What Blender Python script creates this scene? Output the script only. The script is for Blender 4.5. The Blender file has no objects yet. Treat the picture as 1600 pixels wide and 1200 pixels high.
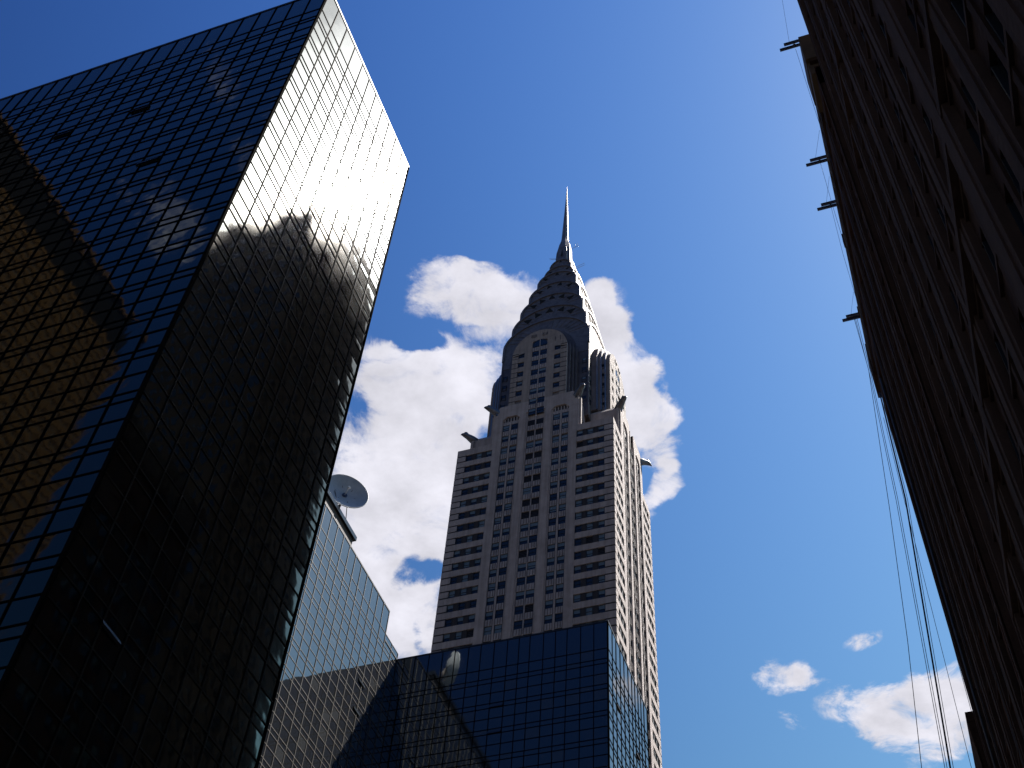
import bpy, bmesh, math, random
from mathutils import Vector, Matrix
R = math.radians
rnd = random.Random(11)
S = bpy.context.scene
COL = S.collection
PI = math.pi

# ------------------------------------------------------------------ camera, world, sun, exposure
EYE = 1.6                                    # everything below is built relative to the eye and lifted at the end
cd = bpy.data.cameras.new('camera')
cam = bpy.data.objects.new('camera', cd); COL.objects.link(cam); S.camera = cam
cd.sensor_width = 36.0; cd.lens = 42.88
cd.clip_start = 0.1; cd.clip_end = 5000
cr, cf, cu = Vector((0.94340, 0.32708, 0.05488)), Vector((-0.24341, 0.57045, 0.78444)), Vector((0.22526, -0.75340, 0.61778))
cam.matrix_world = Matrix(((cr.x, cu.x, -cf.x, 0), (cr.y, cu.y, -cf.y, 0), (cr.z, cu.z, -cf.z, EYE), (0, 0, 0, 1)))
S.view_settings.view_transform = 'Standard'; S.view_settings.look = 'None'
S.view_settings.exposure = 1.0; S.view_settings.gamma = 1.0
S.cycles.max_bounces = 6; S.cycles.glossy_bounces = 4; S.cycles.diffuse_bounces = 3

SUN_AZ, SUN_EL = 39.76, 58.66                # azimuth from +Y towards +X
sd = Vector((math.sin(R(SUN_AZ))*math.cos(R(SUN_EL)), math.cos(R(SUN_AZ))*math.cos(R(SUN_EL)), math.sin(R(SUN_EL))))
sl = bpy.data.lights.new('sun', 'SUN'); sl.energy = 5.0; sl.angle = R(0.53); sl.color = (1.0, 0.95, 0.88)
sun = bpy.data.objects.new('sun', sl); COL.objects.link(sun)
sun.rotation_euler = (-sd).to_track_quat('-Z', 'Y').to_euler(); sun.location = (60, 60, 400)

W = bpy.data.worlds.new('World'); S.world = W; W.use_nodes = True
nt = W.node_tree; nt.nodes.clear()
def nd(t, **k):
    n = nt.nodes.new(t)
    for a, b in k.items(): setattr(n, a, b)
    return n
def lk(a, b): nt.links.new(a, b)
def mth(op, a, b=None, c=None, clamp=False):
    n = nd('ShaderNodeMath', operation=op); n.use_clamp = clamp
    for i, v in enumerate((a, b, c)):
        if v is None: continue
        if isinstance(v, (int, float)): n.inputs[i].default_value = v
        else: lk(v, n.inputs[i])
    return n.outputs[0]
def vdot(v, vec):
    n = nd('ShaderNodeVectorMath', operation='DOT_PRODUCT'); lk(v, n.inputs[0]); n.inputs[1].default_value = vec
    return n.outputs['Value']
sky = nd('ShaderNodeTexSky', sky_type='NISHITA'); sky.sun_disc = False
sky.sun_elevation = R(SUN_EL); sky.sun_rotation = R(SUN_AZ)
sky.air_density = 1.0; sky.dust_density = 0.15; sky.ozone_density = 4.0; sky.altitude = 100
SKYK = 0.067
tc = nd('ShaderNodeTexCoord'); D = tc.outputs['Generated']
sx = nd('ShaderNodeSeparateXYZ'); lk(D, sx.inputs[0])
zc = mth('MAXIMUM', sx.outputs[2], 0.06)
U = mth('DIVIDE', sx.outputs[0], zc); V = mth('DIVIDE', sx.outputs[1], zc)
cx = nd('ShaderNodeCombineXYZ'); lk(U, cx.inputs[0]); lk(V, cx.inputs[1]); P = cx.outputs[0]   # a point of the cloud layer overhead
CLOUDS=[(-0.3193, 0.5988, 15.5543, 5.8509, -9.1994, 30.0458, 0.9),
(-0.2779, 0.6338, 15.5965, 5.4073, -6.8657, 22.5178, 1.0),
(-0.3766, 0.6941, 8.4397, 3.2693, -3.9976, 13.3364, 1.0),
(-0.4422, 0.6184, 17.4985, 10.8031, -19.8849, 35.4607, 0.55),
(-0.4546, 0.7969, 8.6899, 3.5304, -1.9728, 6.7423, 1.1),
(-0.5374, 0.9201, 10.1239, 4.2679, -1.9514, 6.8643, 1.1),
(-0.5542, 1.0635, 10.4953, 4.224, -2.9264, 10.6055, 1.0),
(-0.2023, 0.7377, 19.5262, 5.656, -4.6201, 15.3873, 1.0),
(-0.2028, 0.6599, 34.4468, 0.0853, 5.0261, 41.2885, 0.8),
(-0.197, 0.7969, 22.3986, 6.2389, -6.5092, 21.9213, 1.0),
(-0.1922, 0.8354, 35.3713, 9.5839, -4.7402, 16.0791, 0.85),
(-0.2116, 0.9126, 45.4782, 12.2911, -5.1135, 17.6306, 0.75),
(-0.1977, 0.676, 25.0678, 7.4365, -7.436, 24.4706, 0.8),
(-0.3802, 0.6347, 25.5857, 17.2267, -35.8661, 50.3398, -0.8),
(-0.4463, 0.6866, 22.6649, 9.6422, -8.3402, 27.894, 0.5),
(-0.5155, 0.9776, 31.6116, 12.6626, -8.6242, 30.6487, -0.9),
(-0.5469, 1.0844, 63.8712, 25.2708, -5.3913, 19.6143, -0.4),
(-0.1368, 1.2713, 23.6206, 10.7203, -16.1497, 16.5607, 0.56),
(-0.111, 1.2888, 25.6551, 7.8662, -18.8489, 31.9508, 0.4),
(-0.0612, 1.3615, 19.7367, 3.2566, -3.8648, 14.4994, 0.5),
(0.0093, 1.3775, 11.9297, -0.2364, 2.2989, 12.9068, 0.62),
(0.0646, 1.348, 15.9837, 1.8678, -3.7017, 13.746, 0.7),
(0.0663, 1.4371, 22.5532, 2.5327, -3.1196, 11.8115, 0.5),
(0.0027, 1.4561, 15.1112, 2.0442, -4.0079, 15.2955, 0.5),
(-0.0316, 1.2285, 27.5444, -3.3045, 19.1506, 45.5269, 0.42),
(-0.1384, 1.3759, 27.0684, 18.5233, -41.6699, 22.2373, 0.42),
(-0.4526, -0.3238, 21.5363, -21.9565, -11.1954, -13.3814, 0.24),
(-0.4397, -0.4, 18.1451, -17.3214, -7.3443, -8.6326, 0.22),
(-0.5651, -0.4314, 12.0838, -9.3299, -9.482, -17.1326, 0.22),
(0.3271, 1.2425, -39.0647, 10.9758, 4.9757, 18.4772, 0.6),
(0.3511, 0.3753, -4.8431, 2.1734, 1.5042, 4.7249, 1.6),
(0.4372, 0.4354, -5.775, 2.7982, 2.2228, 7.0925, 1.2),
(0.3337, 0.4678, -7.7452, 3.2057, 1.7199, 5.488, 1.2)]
wn = nd('ShaderNodeTexNoise'); wn.inputs['Scale'].default_value = 8.0; wn.inputs['Detail'].default_value = 7.0
lk(P, wn.inputs['Vector'])
wsub = nd('ShaderNodeVectorMath', operation='SUBTRACT'); lk(wn.outputs['Color'], wsub.inputs[0]); wsub.inputs[1].default_value = (.5, .5, .5)
wsc = nd('ShaderNodeVectorMath', operation='SCALE'); lk(wsub.outputs[0], wsc.inputs[0]); wsc.inputs['Scale'].default_value = 0.11
wad = nd('ShaderNodeVectorMath', operation='ADD'); lk(P, wad.inputs[0]); lk(wsc.outputs[0], wad.inputs[1]); PW = wad.outputs[0]
field = None
for (u0, v0, a, b, c, d, w) in CLOUDS:
    sb = nd('ShaderNodeVectorMath', operation='SUBTRACT'); lk(PW, sb.inputs[0]); sb.inputs[1].default_value = (u0, v0, 0)
    p = vdot(sb.outputs[0], (a, b, 0)); q = vdot(sb.outputs[0], (c, d, 0))
    r2 = mth('MULTIPLY_ADD', q, q, mth('MULTIPLY', p, p))
    f = mth('MULTIPLY', mth('SUBTRACT', 1.15, r2, clamp=True), w)
    field = f if field is None else mth('ADD', field, f)
field = mth('MINIMUM', mth('MAXIMUM', field, 0.0), 1.0)
n1 = nd('ShaderNodeTexNoise'); n1.inputs['Scale'].default_value = 15.0; n1.inputs['Detail'].default_value = 12.0; n1.inputs['Roughness'].default_value = 0.66; n1.inputs['Distortion'].default_value = 0.5
lk(P, n1.inputs['Vector'])
n2 = nd('ShaderNodeTexNoise'); n2.inputs['Scale'].default_value = 12.0; n2.inputs['Detail'].default_value = 9.0; n2.inputs['Roughness'].default_value = 0.6
lk(P, n2.inputs['Vector'])
gate = mth('MULTIPLY', field, 2.5, clamp=True)
dens = mth('ADD', field, mth('MULTIPLY', mth('MULTIPLY', mth('SUBTRACT', n1.outputs['Fac'], 0.5), mth('SUBTRACT', 4.3, mth('MULTIPLY', field, 2.5))), gate))
mr = nd('ShaderNodeMapRange', interpolation_type='SMOOTHSTEP'); lk(dens, mr.inputs[0]); mr.inputs[1].default_value = 0.16; mr.inputs[2].default_value = 0.95
alpha = mr.outputs[0]
# glow of thin cloud round the sun, with added strength to imitate reflected bloom
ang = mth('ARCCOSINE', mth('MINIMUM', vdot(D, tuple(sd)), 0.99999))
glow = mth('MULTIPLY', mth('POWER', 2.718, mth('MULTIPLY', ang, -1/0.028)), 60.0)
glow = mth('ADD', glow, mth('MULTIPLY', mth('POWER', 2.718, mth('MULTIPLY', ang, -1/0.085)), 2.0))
shade = nd('ShaderNodeMapRange'); lk(n2.outputs['Fac'], shade.inputs[0]); shade.inputs[1].default_value = .3; shade.inputs[2].default_value = .7
shade.inputs[3].default_value = 0.325; shade.inputs[4].default_value = 0.465
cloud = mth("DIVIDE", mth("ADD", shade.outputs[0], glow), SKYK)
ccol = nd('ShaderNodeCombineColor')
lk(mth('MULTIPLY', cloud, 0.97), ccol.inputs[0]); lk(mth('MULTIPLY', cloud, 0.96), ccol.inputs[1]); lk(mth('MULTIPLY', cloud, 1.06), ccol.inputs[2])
# a deep polarised blue: steeper than the model sky, darkest away from the sun
KR, KG, KB = 16.6, 5.3, 1.54
EXPK = 2**1.0
sk1 = nd('ShaderNodeVectorMath', operation='SCALE'); lk(sky.outputs[0], sk1.inputs[0]); sk1.inputs['Scale'].default_value = 0.1338
sxc = nd('ShaderNodeSeparateColor'); lk(sk1.outputs[0], sxc.inputs[0])
gam = nd('ShaderNodeCombineColor')
for i, e in enumerate((2.6, 2.1, 1.02)): lk(mth('POWER', sxc.outputs[i], e), gam.inputs[i])
cs = vdot(D, tuple(sd))
pol = mth('SUBTRACT', 1.0, mth('MULTIPLY', mth('SUBTRACT', 1.0, mth('MULTIPLY', cs, cs)), 0.8))
sk2 = nd('ShaderNodeVectorMath', operation='SCALE'); lk(gam.outputs[0], sk2.inputs[0]); lk(pol, sk2.inputs['Scale'])
skm = nd('ShaderNodeVectorMath', operation='MULTIPLY'); lk(sk2.outputs[0], skm.inputs[0])
skm.inputs[1].default_value = tuple(k/EXPK/SKYK for k in (KR, KG, KB))
hz = nd('ShaderNodeMapRange', interpolation_type='SMOOTHSTEP'); lk(sx.outputs[2], hz.inputs[0]); hz.inputs[1].default_value = 0.0; hz.inputs[2].default_value = 0.42
hmix = nd('ShaderNodeMix', data_type='RGBA'); lk(hz.outputs[0], hmix.inputs[0]); hmix.inputs[6].default_value = (.16/SKYK*.5, .23/SKYK*.5, .36/SKYK*.5, 1); lk(skm.outputs[0], hmix.inputs[7])
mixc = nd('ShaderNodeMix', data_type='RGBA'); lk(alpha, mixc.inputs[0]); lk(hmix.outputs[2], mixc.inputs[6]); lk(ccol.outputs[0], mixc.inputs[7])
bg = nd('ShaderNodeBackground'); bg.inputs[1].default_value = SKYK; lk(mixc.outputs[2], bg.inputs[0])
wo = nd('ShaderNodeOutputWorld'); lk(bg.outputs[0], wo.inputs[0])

# ------------------------------------------------------------------ materials
def mat(name, base, alt=None, scale=0.6, rough=0.8, metal=0.0, bump=0.0, bscale=6.0, streak=0.0, ior=1.5, aniso=(1, 1, 1), detail=6.0):
    m = bpy.data.materials.new(name); m.use_nodes = True
    t = m.node_tree; b = t.nodes['Principled BSDF']
    b.inputs['Base Color'].default_value = (*base, 1); b.inputs['Roughness'].default_value = rough
    b.inputs['Metallic'].default_value = metal; b.inputs['IOR'].default_value = ior
    c = t.nodes.new('ShaderNodeTexCoord')
    mp = t.nodes.new('ShaderNodeMapping'); mp.inputs['Scale'].default_value = aniso
    t.links.new(c.outputs['Object'], mp.inputs[0])
    if alt:
        n = t.nodes.new('ShaderNodeTexNoise'); n.inputs['Scale'].default_value = scale; n.inputs['Detail'].default_value = detail
        n.inputs['Roughness'].default_value = 0.65
        t.links.new(mp.outputs[0], n.inputs['Vector'])
        r = t.nodes.new('ShaderNodeMapRange'); r.inputs[1].default_value = 0.32; r.inputs[2].default_value = 0.68
        t.links.new(n.outputs['Fac'], r.inputs[0])
        x = t.nodes.new('ShaderNodeMix'); x.data_type = 'RGBA'
        x.inputs[6].default_value = (*base, 1); x.inputs[7].default_value = (*alt, 1)
        t.links.new(r.outputs[0], x.inputs[0]); out = x.outputs[2]
        if streak:
            mp2 = t.nodes.new('ShaderNodeMapping'); mp2.inputs['Scale'].default_value = (1.3, 1.3, 0.06)
            t.links.new(c.outputs['Object'], mp2.inputs[0])
            n3 = t.nodes.new('ShaderNodeTexNoise'); n3.inputs['Scale'].default_value = 1.6; n3.inputs['Detail'].default_value = 5
            t.links.new(mp2.outputs[0], n3.inputs['Vector'])
            r3 = t.nodes.new('ShaderNodeMapRange'); r3.inputs[1].default_value = 0.4; r3.inputs[2].default_value = 0.7
            r3.inputs[3].default_value = 1.0; r3.inputs[4].default_value = 1.0 - streak
            t.links.new(n3.outputs['Fac'], r3.inputs[0])
            mu = t.nodes.new('ShaderNodeMix'); mu.data_type = 'RGBA'; mu.blend_type = 'MULTIPLY'; mu.inputs[0].default_value = 1
            t.links.new(out, mu.inputs[6]); t.links.new(r3.outputs[0], mu.inputs[7]); out = mu.outputs[2]
        t.links.new(out, b.inputs['Base Color'])
    if bump:
        n = t.nodes.new('ShaderNodeTexNoise'); n.inputs['Scale'].default_value = bscale; n.inputs['Detail'].default_value = 4
        t.links.new(mp.outputs[0], n.inputs['Vector'])
        bp = t.nodes.new('ShaderNodeBump'); bp.inputs['Strength'].default_value = bump; bp.inputs['Distance'].default_value = 0.1
        t.links.new(n.outputs['Fac'], bp.inputs['Height']); t.links.new(bp.outputs[0], b.inputs['Normal'])
    return m

def mirror_glass(name, tint, glare=0.008, ior=1.7, wave=0.0, stint=(.9, 1.0, .68)):
    m = bpy.data.materials.new(name); m.use_nodes = True
    t = m.node_tree; b = t.nodes['Principled BSDF']; o = t.nodes['Material Output']
    b.inputs['Base Color'].default_value = (*tint, 1); b.inputs['Roughness'].default_value = 0.035; b.inputs['IOR'].default_value = ior; b.inputs['Specular Tint'].default_value = (*stint, 1)
    g = t.nodes.new('ShaderNodeBsdfGlossy'); g.inputs['Roughness'].default_value = 0.15; g.inputs['Color'].default_value = (1, .97, .93, 1)  # added wide lobe that spreads sun glare around its reflection
    x = t.nodes.new('ShaderNodeMixShader'); x.inputs[0].default_value = glare
    t.links.new(b.outputs[0], x.inputs[1]); t.links.new(g.outputs[0], x.inputs[2]); t.links.new(x.outputs[0], o.inputs['Surface'])
    if wave:
        c = t.nodes.new('ShaderNodeTexCoord'); n = t.nodes.new('ShaderNodeTexNoise'); n.inputs['Scale'].default_value = 1.1; n.inputs['Detail'].default_value = 1
        t.links.new(c.outputs['Object'], n.inputs['Vector'])
        bp = t.nodes.new('ShaderNodeBump'); bp.inputs['Strength'].default_value = 1.0; bp.inputs['Distance'].default_value = wave
        t.links.new(n.outputs['Fac'], bp.inputs['Height']); t.links.new(bp.outputs[0], b.inputs['Normal'])
    return m

M = dict(
    brick=mat('pale_brick', (.43, .355, .325), (.32, .262, .24), .45, .85, bump=.25, bscale=5, streak=.25),
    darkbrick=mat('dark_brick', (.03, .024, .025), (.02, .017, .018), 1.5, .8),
    spandrel=mat('spandrel_panel', (.46, .39, .36), (.30, .25, .23), .9, .6, streak=.35),
    rib=mat('spandrel_rib', (.14, .105, .095), (.09, .07, .065), 2, .7),
    crownbrick=mat('crown_brick', (.33, .27, .235), (.25, .20, .175), .5, .85, bump=.2, streak=.25),
    limest=mat('side_brick', (.21, .185, .19), (.15, .13, .135), .5, .85, bump=.2, streak=.2),
    tan=mat('soffit_brick', (.16, .11, .07), (.11, .08, .055), .8, .85),
    frame=mat('window_frame', (.03, .032, .038), None, 1, .4, .3),
    pane=mat('window_glass', (.010, .018, .034), (.022, .034, .055), .35, .06, ior=1.6),
    blind=mat('blind_behind_glass', (.10, .145, .17), (.17, .21, .235), .5, .12, ior=1.6),
    louvre=mat('dark_louvre', (.018, .015, .016), None, 1, .6),
    steel=mat('stainless_steel', (.27, .225, .20), (.15, .125, .112), .8, .48, .7, bump=.12, bscale=1.2),
    steeldark=mat('weathered_steel', (.17, .14, .13), (.10, .085, .08), .5, .5, .6, bump=.15, bscale=1.2),
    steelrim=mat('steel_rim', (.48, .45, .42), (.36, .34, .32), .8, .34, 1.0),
    eagle=mat('eagle_steel', (.16, .155, .17), (.10, .10, .11), 1.2, .4, .8),
    glassd=mirror_glass('tower_glass', (.003, .006, .009), .012, 2.05, .004),
    glassb=mirror_glass('building_glass', (.021, .022, .023), .010, 2.4, .003, (.86, .96, 1.0)),
    glassd2=mirror_glass('tower_glass_blind', (.014, .016, .017), .012, 2.0, .004), glassb2=mirror_glass('building_glass_blind', (.045, .046, .045), .010, 2.2, .003, (.86, .96, 1.0)),
    bodyd=mat('building_core', (.012, .014, .017), None, 1, .15, ior=1.5),
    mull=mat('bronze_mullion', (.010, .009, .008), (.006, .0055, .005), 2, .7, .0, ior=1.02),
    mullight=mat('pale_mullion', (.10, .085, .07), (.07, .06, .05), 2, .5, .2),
    mullsun=mat('sunlit_mullion', (.035, .029, .023), (.02, .017, .014), 2, .6, .0, ior=1.1),  # lighter copy for the sunny face, sunlight put into the colour
    slot=mat('open_slot', (.004, .004, .004), None, 1, .9),
    vent=mat('vent_pane', (.05, .06, .07), None, 1, .15, .3),
    cope=mat('roof_coping', (.05, .05, .055), (.03, .03, .035), 2, .5, .5),
    roofbrown=mat('penthouse_cladding', (.10, .075, .065), (.07, .055, .05), .8, .75, streak=.3),
    dish=mat('dish_paint', (.50, .51, .54), (.40, .42, .45), 1.6, .55),
    dishrim=mat('dish_rim', (.75, .74, .72), None, 1, .5),
    rust=mat('painted_steel', (.10, .075, .06), (.06, .05, .045), 3, .6, .3),
    brownA=mat('brown_brick', (.092, .050, .035), (.056, .031, .023), .5, .95, bump=.5, bscale=4, streak=.35, ior=1.15),
    stoneA=mat('grey_stone_pier', (.105, .062, .046), (.072, .043, .033), .5, .95, bump=.3, bscale=4, streak=.3, ior=1.15),
    redA=mat('red_brick', (.10, .046, .029), (.066, .032, .022), .7, .95, bump=.4, streak=.25, ior=1.15),
    ochre=mat('ochre_cornice', (.14, .085, .045), (.09, .055, .03), .7, .85),
    beigeT=mat('beige_tower_brick', (.20, .13, .085), (.13, .085, .055), .3, .9, streak=.3, ior=1.15),
    brownM=mat('brown_precast', (.062, .033, .012), (.034, .019, .008), .35, .95, ior=1.08),
    bandM=mat('dark_roof_band', (.006, .006, .007), None, 1, 1.0, ior=1.05),
    cable=mat('steel_cable', (.03, .035, .055), None, 1, .5, .5),
    beam=mat('davit_steel', (.10, .105, .14), (.07, .075, .10), 2, .5, .6),
    asphalt=mat('asphalt', (.05, .05, .052), (.035, .035, .038), .6, .9, bump=.3, bscale=20),
    paving=mat('concrete_paving', (.28, .27, .25), (.20, .19, .18), .5, .9, bump=.2, bscale=8),
    paint=mat('road_paint', (.75, .75, .70), (.55, .55, .5), 1.5, .7),
    kerbm=mat('kerb_stone', (.25, .25, .25), (.18, .18, .18), 1, .85),
)

# ------------------------------------------------------------------ mesh helpers
class MB:
    def __init__(s): s.v = []; s.f = []; s.m = []; s.mats = []; s.sm = []
    def mi(s, k):
        if k not in s.mats: s.mats.append(k)
        return s.mats.index(k)
    def face(s, pts, k, smooth=False):
        i = len(s.v); s.v += [tuple(p) for p in pts]; s.f.append(tuple(range(i, i+len(pts)))); s.m.append(s.mi(k)); s.sm.append(smooth)
    def box(s, x0, x1, y0, y1, z0, z1, k):
        i = len(s.v)
        s.v += [(x0,y0,z0),(x1,y0,z0),(x1,y1,z0),(x0,y1,z0),(x0,y0,z1),(x1,y0,z1),(x1,y1,z1),(x0,y1,z1)]
        for q in ((0,3,2,1),(4,5,6,7),(0,1,5,4),(1,2,6,5),(2,3,7,6),(3,0,4,7)):
            s.f.append(tuple(i+a for a in q)); s.m.append(s.mi(k)); s.sm.append(False)
    def prism(s, prof, y0, y1, k, k2=None, smooth=False):           # (x,z) outline pushed along y
        n = len(prof); i = len(s.v)
        s.v += [(x, y0, z) for x, z in prof] + [(x, y1, z) for x, z in prof]
        s.f.append(tuple(i+a for a in range(n))); s.m.append(s.mi(k)); s.sm.append(False)
        s.f.append(tuple(i+n+a for a in reversed(range(n)))); s.m.append(s.mi(k)); s.sm.append(False)
        for a in range(n):
            b = (a+1) % n
            s.f.append((i+a, i+n+a, i+n+b, i+b)); s.m.append(s.mi(k2 or k)); s.sm.append(smooth)
    def ring(s, outer, inner, y0, y1, k):                           # open arch band between two outlines
        n = len(outer)
        for a in range(n-1):
            o0, o1, i0, i1 = outer[a], outer[a+1], inner[a], inner[a+1]
            s.face([(o0[0],y0,o0[1]),(o1[0],y0,o1[1]),(i1[0],y0,i1[1]),(i0[0],y0,i0[1])], k)
            s.face([(o0[0],y1,o0[1]),(i0[0],y1,i0[1]),(i1[0],y1,i1[1]),(o1[0],y1,o1[1])], k)
            s.face([(o0[0],y0,o0[1]),(o0[0],y1,o0[1]),(o1[0],y1,o1[1]),(o1[0],y0,o1[1])], k)
            s.face([(i0[0],y0,i0[1]),(i1[0],y0,i1[1]),(i1[0],y1,i1[1]),(i0[0],y1,i0[1])], k)
    def loft(s, rings, k, cap=True, smooth=True):
        n = len(rings[0]); i = len(s.v)
        for r in rings: s.v += [tuple(p) for p in r]
        for j in range(len(rings)-1):
            for a in range(n):
                b = (a+1) % n
                s.f.append((i+j*n+a, i+j*n+b, i+(j+1)*n+b, i+(j+1)*n+a)); s.m.append(s.mi(k)); s.sm.append(smooth)
        if cap:
            s.f.append(tuple(i+a for a in reversed(range(n)))); s.m.append(s.mi(k)); s.sm.append(False)
            s.f.append(tuple(i+(len(rings)-1)*n+a for a in range(n))); s.m.append(s.mi(k)); s.sm.append(False)
    def tube(s, pts, r, k, n=6):
        pts = [Vector(p) for p in pts]; rings = []
        for j, p in enumerate(pts):
            d = (pts[min(j+1, len(pts)-1)] - pts[max(j-1, 0)]).normalized()
            a = d.orthogonal().normalized(); b = d.cross(a)
            rr = r[j] if isinstance(r, (list, tuple)) else r
            if j and rings:
                a = (pa - d*pa.dot(d)).normalized(); b = d.cross(a)
            pa = a
            rings.append([p + a*rr*math.cos(2*PI*q/n) + b*rr*math.sin(2*PI*q/n) for q in range(n)])
        s.loft(rings, k)
    def mesh(s, name, fix=True):
        me = bpy.data.meshes.new(name); me.from_pydata(s.v, [], s.f)
        for k in s.mats: me.materials.append(M[k])
        me.polygons.foreach_set('material_index', s.m); me.polygons.foreach_set('use_smooth', s.sm)
        if fix:
            b = bmesh.new(); b.from_mesh(me); bmesh.ops.recalc_face_normals(b, faces=b.faces); b.to_mesh(me); b.free()
        me.update(); return me
    def build(s, name, parent=None, loc=(0,0,0), rz=0.0, fix=True):
        o = bpy.data.objects.new(name, s.mesh(name, fix)); COL.objects.link(o)
        o.location = loc; o.rotation_euler = (0, 0, rz); o.parent = parent
        return o
def tag(o, label=None, cat=None, group=None, kind=None):
    if label: o['label'] = label
    if cat: o['category'] = cat
    if group: o['group'] = group
    if kind: o['kind'] = kind
    return o
def thing(name, loc, label, cat, group=None, rz=0):
    o = bpy.data.objects.new(name, None); COL.objects.link(o); o.location = loc; o.rotation_euler = (0, 0, rz)
    return tag(o, label, cat, group)
def inst(src, parent, loc, rz=0.0, name=None):
    c = src.copy(); COL.objects.link(c); c.parent = parent; c.location = loc; c.rotation_euler = (0, 0, rz)
    if name: c.name = name
    return c
def arch(a, z0, zs, zt, n=24, cx=0.0):                              # outline: up the left side, over the arch, down the right
    p = [(cx-a, z0)]
    for j in range(n+1):
        t = PI - PI*j/n
        p.append((cx + a*math.cos(t), zs + (zt-zs)*math.sin(t)))
    p.append((cx+a, z0)); return p

# windows: gathered, then the largest in view become parts of their own and the rest one part
G0 = -1.6
def screen_area(c, w, h, nrm):
    d = Vector(c)
    f = d.dot(cf)
    if f <= 1: return 0
    x, y = d.dot(cr)/f*1905.8, d.dot(cu)/f*1905.8
    if abs(x) > 800 or abs(y) > 600: return 0
    n = Vector(nrm); cosv = -d.normalized().dot(n)
    return max(0, cosv)*w*h/d.length_squared
class Windows:
    def __init__(s, root, origin): s.root = root; s.o = Vector(origin); s.items = []; s.lib = {}
    def add(s, x, y, z, w, h, style, rz, seen=True):                # x,z = lower centre in the turned face frame
        c = Matrix.Rotation(rz, 3, 'Z') @ Vector((x, y, z + h/2)) + s.o
        nrm = Matrix.Rotation(rz, 3, 'Z') @ Vector((0, -1, 0))
        s.items.append((screen_area(c, w, h, nrm) if seen else 0, x, y, z, w, h, style, rz))
    def geo(s, b, w, h, style, x=0, y=0, z=0):
        f = .07; x0, x1 = x-w/2, x+w/2
        if style == 'louvre':
            b.box(x0, x1, y+.06, y+.12, z, z+h, 'slot')
            q = 5
            for j in range(q):
                zz = z + h*j/q
                b.face([(x0, y, zz+.05), (x1, y, zz+.05), (x1, y+.06, zz+h/q-.08), (x0, y+.06, zz+h/q-.08)], 'louvre')
            return
        rv = y-.02 if w > 1.55 else y-.17
        b.box(x0, x0+f, rv, y+.12, z, z+h, 'frame'); b.box(x1-f, x1, rv, y+.12, z, z+h, 'frame')  # deep dark sides on narrow windows: jamb shade put into the frame
        b.box(x0+f, x1-f, y-.02, y+.12, z+h-f, z+h, 'frame'); b.box(x0+f, x1-f, y-.03, y+.12, z, z+f, 'frame')
        zm = z + h*.5
        b.box(x0+f, x1-f, y-.01, y+.1, zm-.04, zm+.04, 'frame')
        up, dn = {'half': ('blind', 'pane'), 'dark': ('pane', 'pane'), 'full': ('blind', 'blind'), 'low': ('blind', 'pane')}[style]
        b.face([(x0+f, y+.03, zm+.04), (x1-f, y+.03, zm+.04), (x1-f, y+.03, z+h-f), (x0+f, y+.03, z+h-f)], up)
        if style == 'low':
            zq = z + h*.3
            b.face([(x0+f, y+.07, zq), (x1-f, y+.07, zq), (x1-f, y+.07, zm-.04), (x0+f, y+.07, zm-.04)], up)
            b.face([(x0+f, y+.07, z+f), (x1-f, y+.07, z+f), (x1-f, y+.07, zq), (x0+f, y+.07, zq)], dn)
        else:
            b.face([(x0+f, y+.07, z+f), (x1-f, y+.07, z+f), (x1-f, y+.07, zm-.04), (x0+f, y+.07, zm-.04)], dn)
    def finish(s, most=100):
        it = sorted(s.items, key=lambda t: -t[0])
        rest = MB()
        for n, (a, x, y, z, w, h, st, rz) in enumerate(it):
            if n < most and a > 0:
                key = (round(w, 2), round(h, 2), st)
                if key not in s.lib:
                    b = MB(); s.geo(b, *key); s.lib[key] = b.mesh('window', False)
                o = bpy.data.objects.new('window', s.lib[key]); COL.objects.link(o); o.parent = s.root
                o.location = Matrix.Rotation(rz, 3, 'Z') @ Vector((x, y, z)); o.rotation_euler = (0, 0, rz)
            else:
                b = MB(); s.geo(b, w, h, st, x, y, z)
                R3 = Matrix.Rotation(rz, 3, 'Z'); i = len(rest.v)
                rest.v += [tuple(R3 @ Vector(p)) for p in b.v]
                rest.f += [tuple(i+q for q in f) for f in b.f]; rest.m += [rest.mi(b.mats[q]) for q in b.m]; rest.sm += b.sm
        if rest.f: tag(rest.build('windows', s.root, fix=False), kind='stuff')
def style(p_dark=.3, p_louvre=0.0):
    r = rnd.random()
    if r < p_louvre: return 'louvre'
    r = rnd.random()
    return 'dark' if r < p_dark else ('half' if r < p_dark+.45 else ('low' if r < .9 else 'full'))

# ------------------------------------------------------------------ ground
def slab(name, x0, x1, y0, y1, z0, z1, k, cat=None):
    b = MB(); b.box(x0, x1, y0, y1, z0, z1, k); return tag(b.build(name), kind='structure')
slab('ground', -1500, 1500, -1500, 1500, G0-1.0, G0-.15, 'asphalt')
slab('road', -19, -3.2, -200, 400, G0-.148, G0-.144, 'asphalt')
slab('pavement', -2.9, 3.8, -200, 400, G0-.149, G0, 'paving'); slab('pavement', -28.5, -19.3, -200, 400, G0-.149, G0, 'paving')
slab('kerb', -3.2, -2.9, -200, 400, G0-.149, G0+.004, 'kerbm'); slab('kerb', -19.3, -19.0, -200, 400, G0-.149, G0+.004, 'kerbm')
b = MB()
for j in range(-20, 40): b.box(-11.2, -11.05, j*9, j*9+3, G0-.143, G0-.139, 'paint')
tag(b.build('road_markings'), kind='structure')

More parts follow.
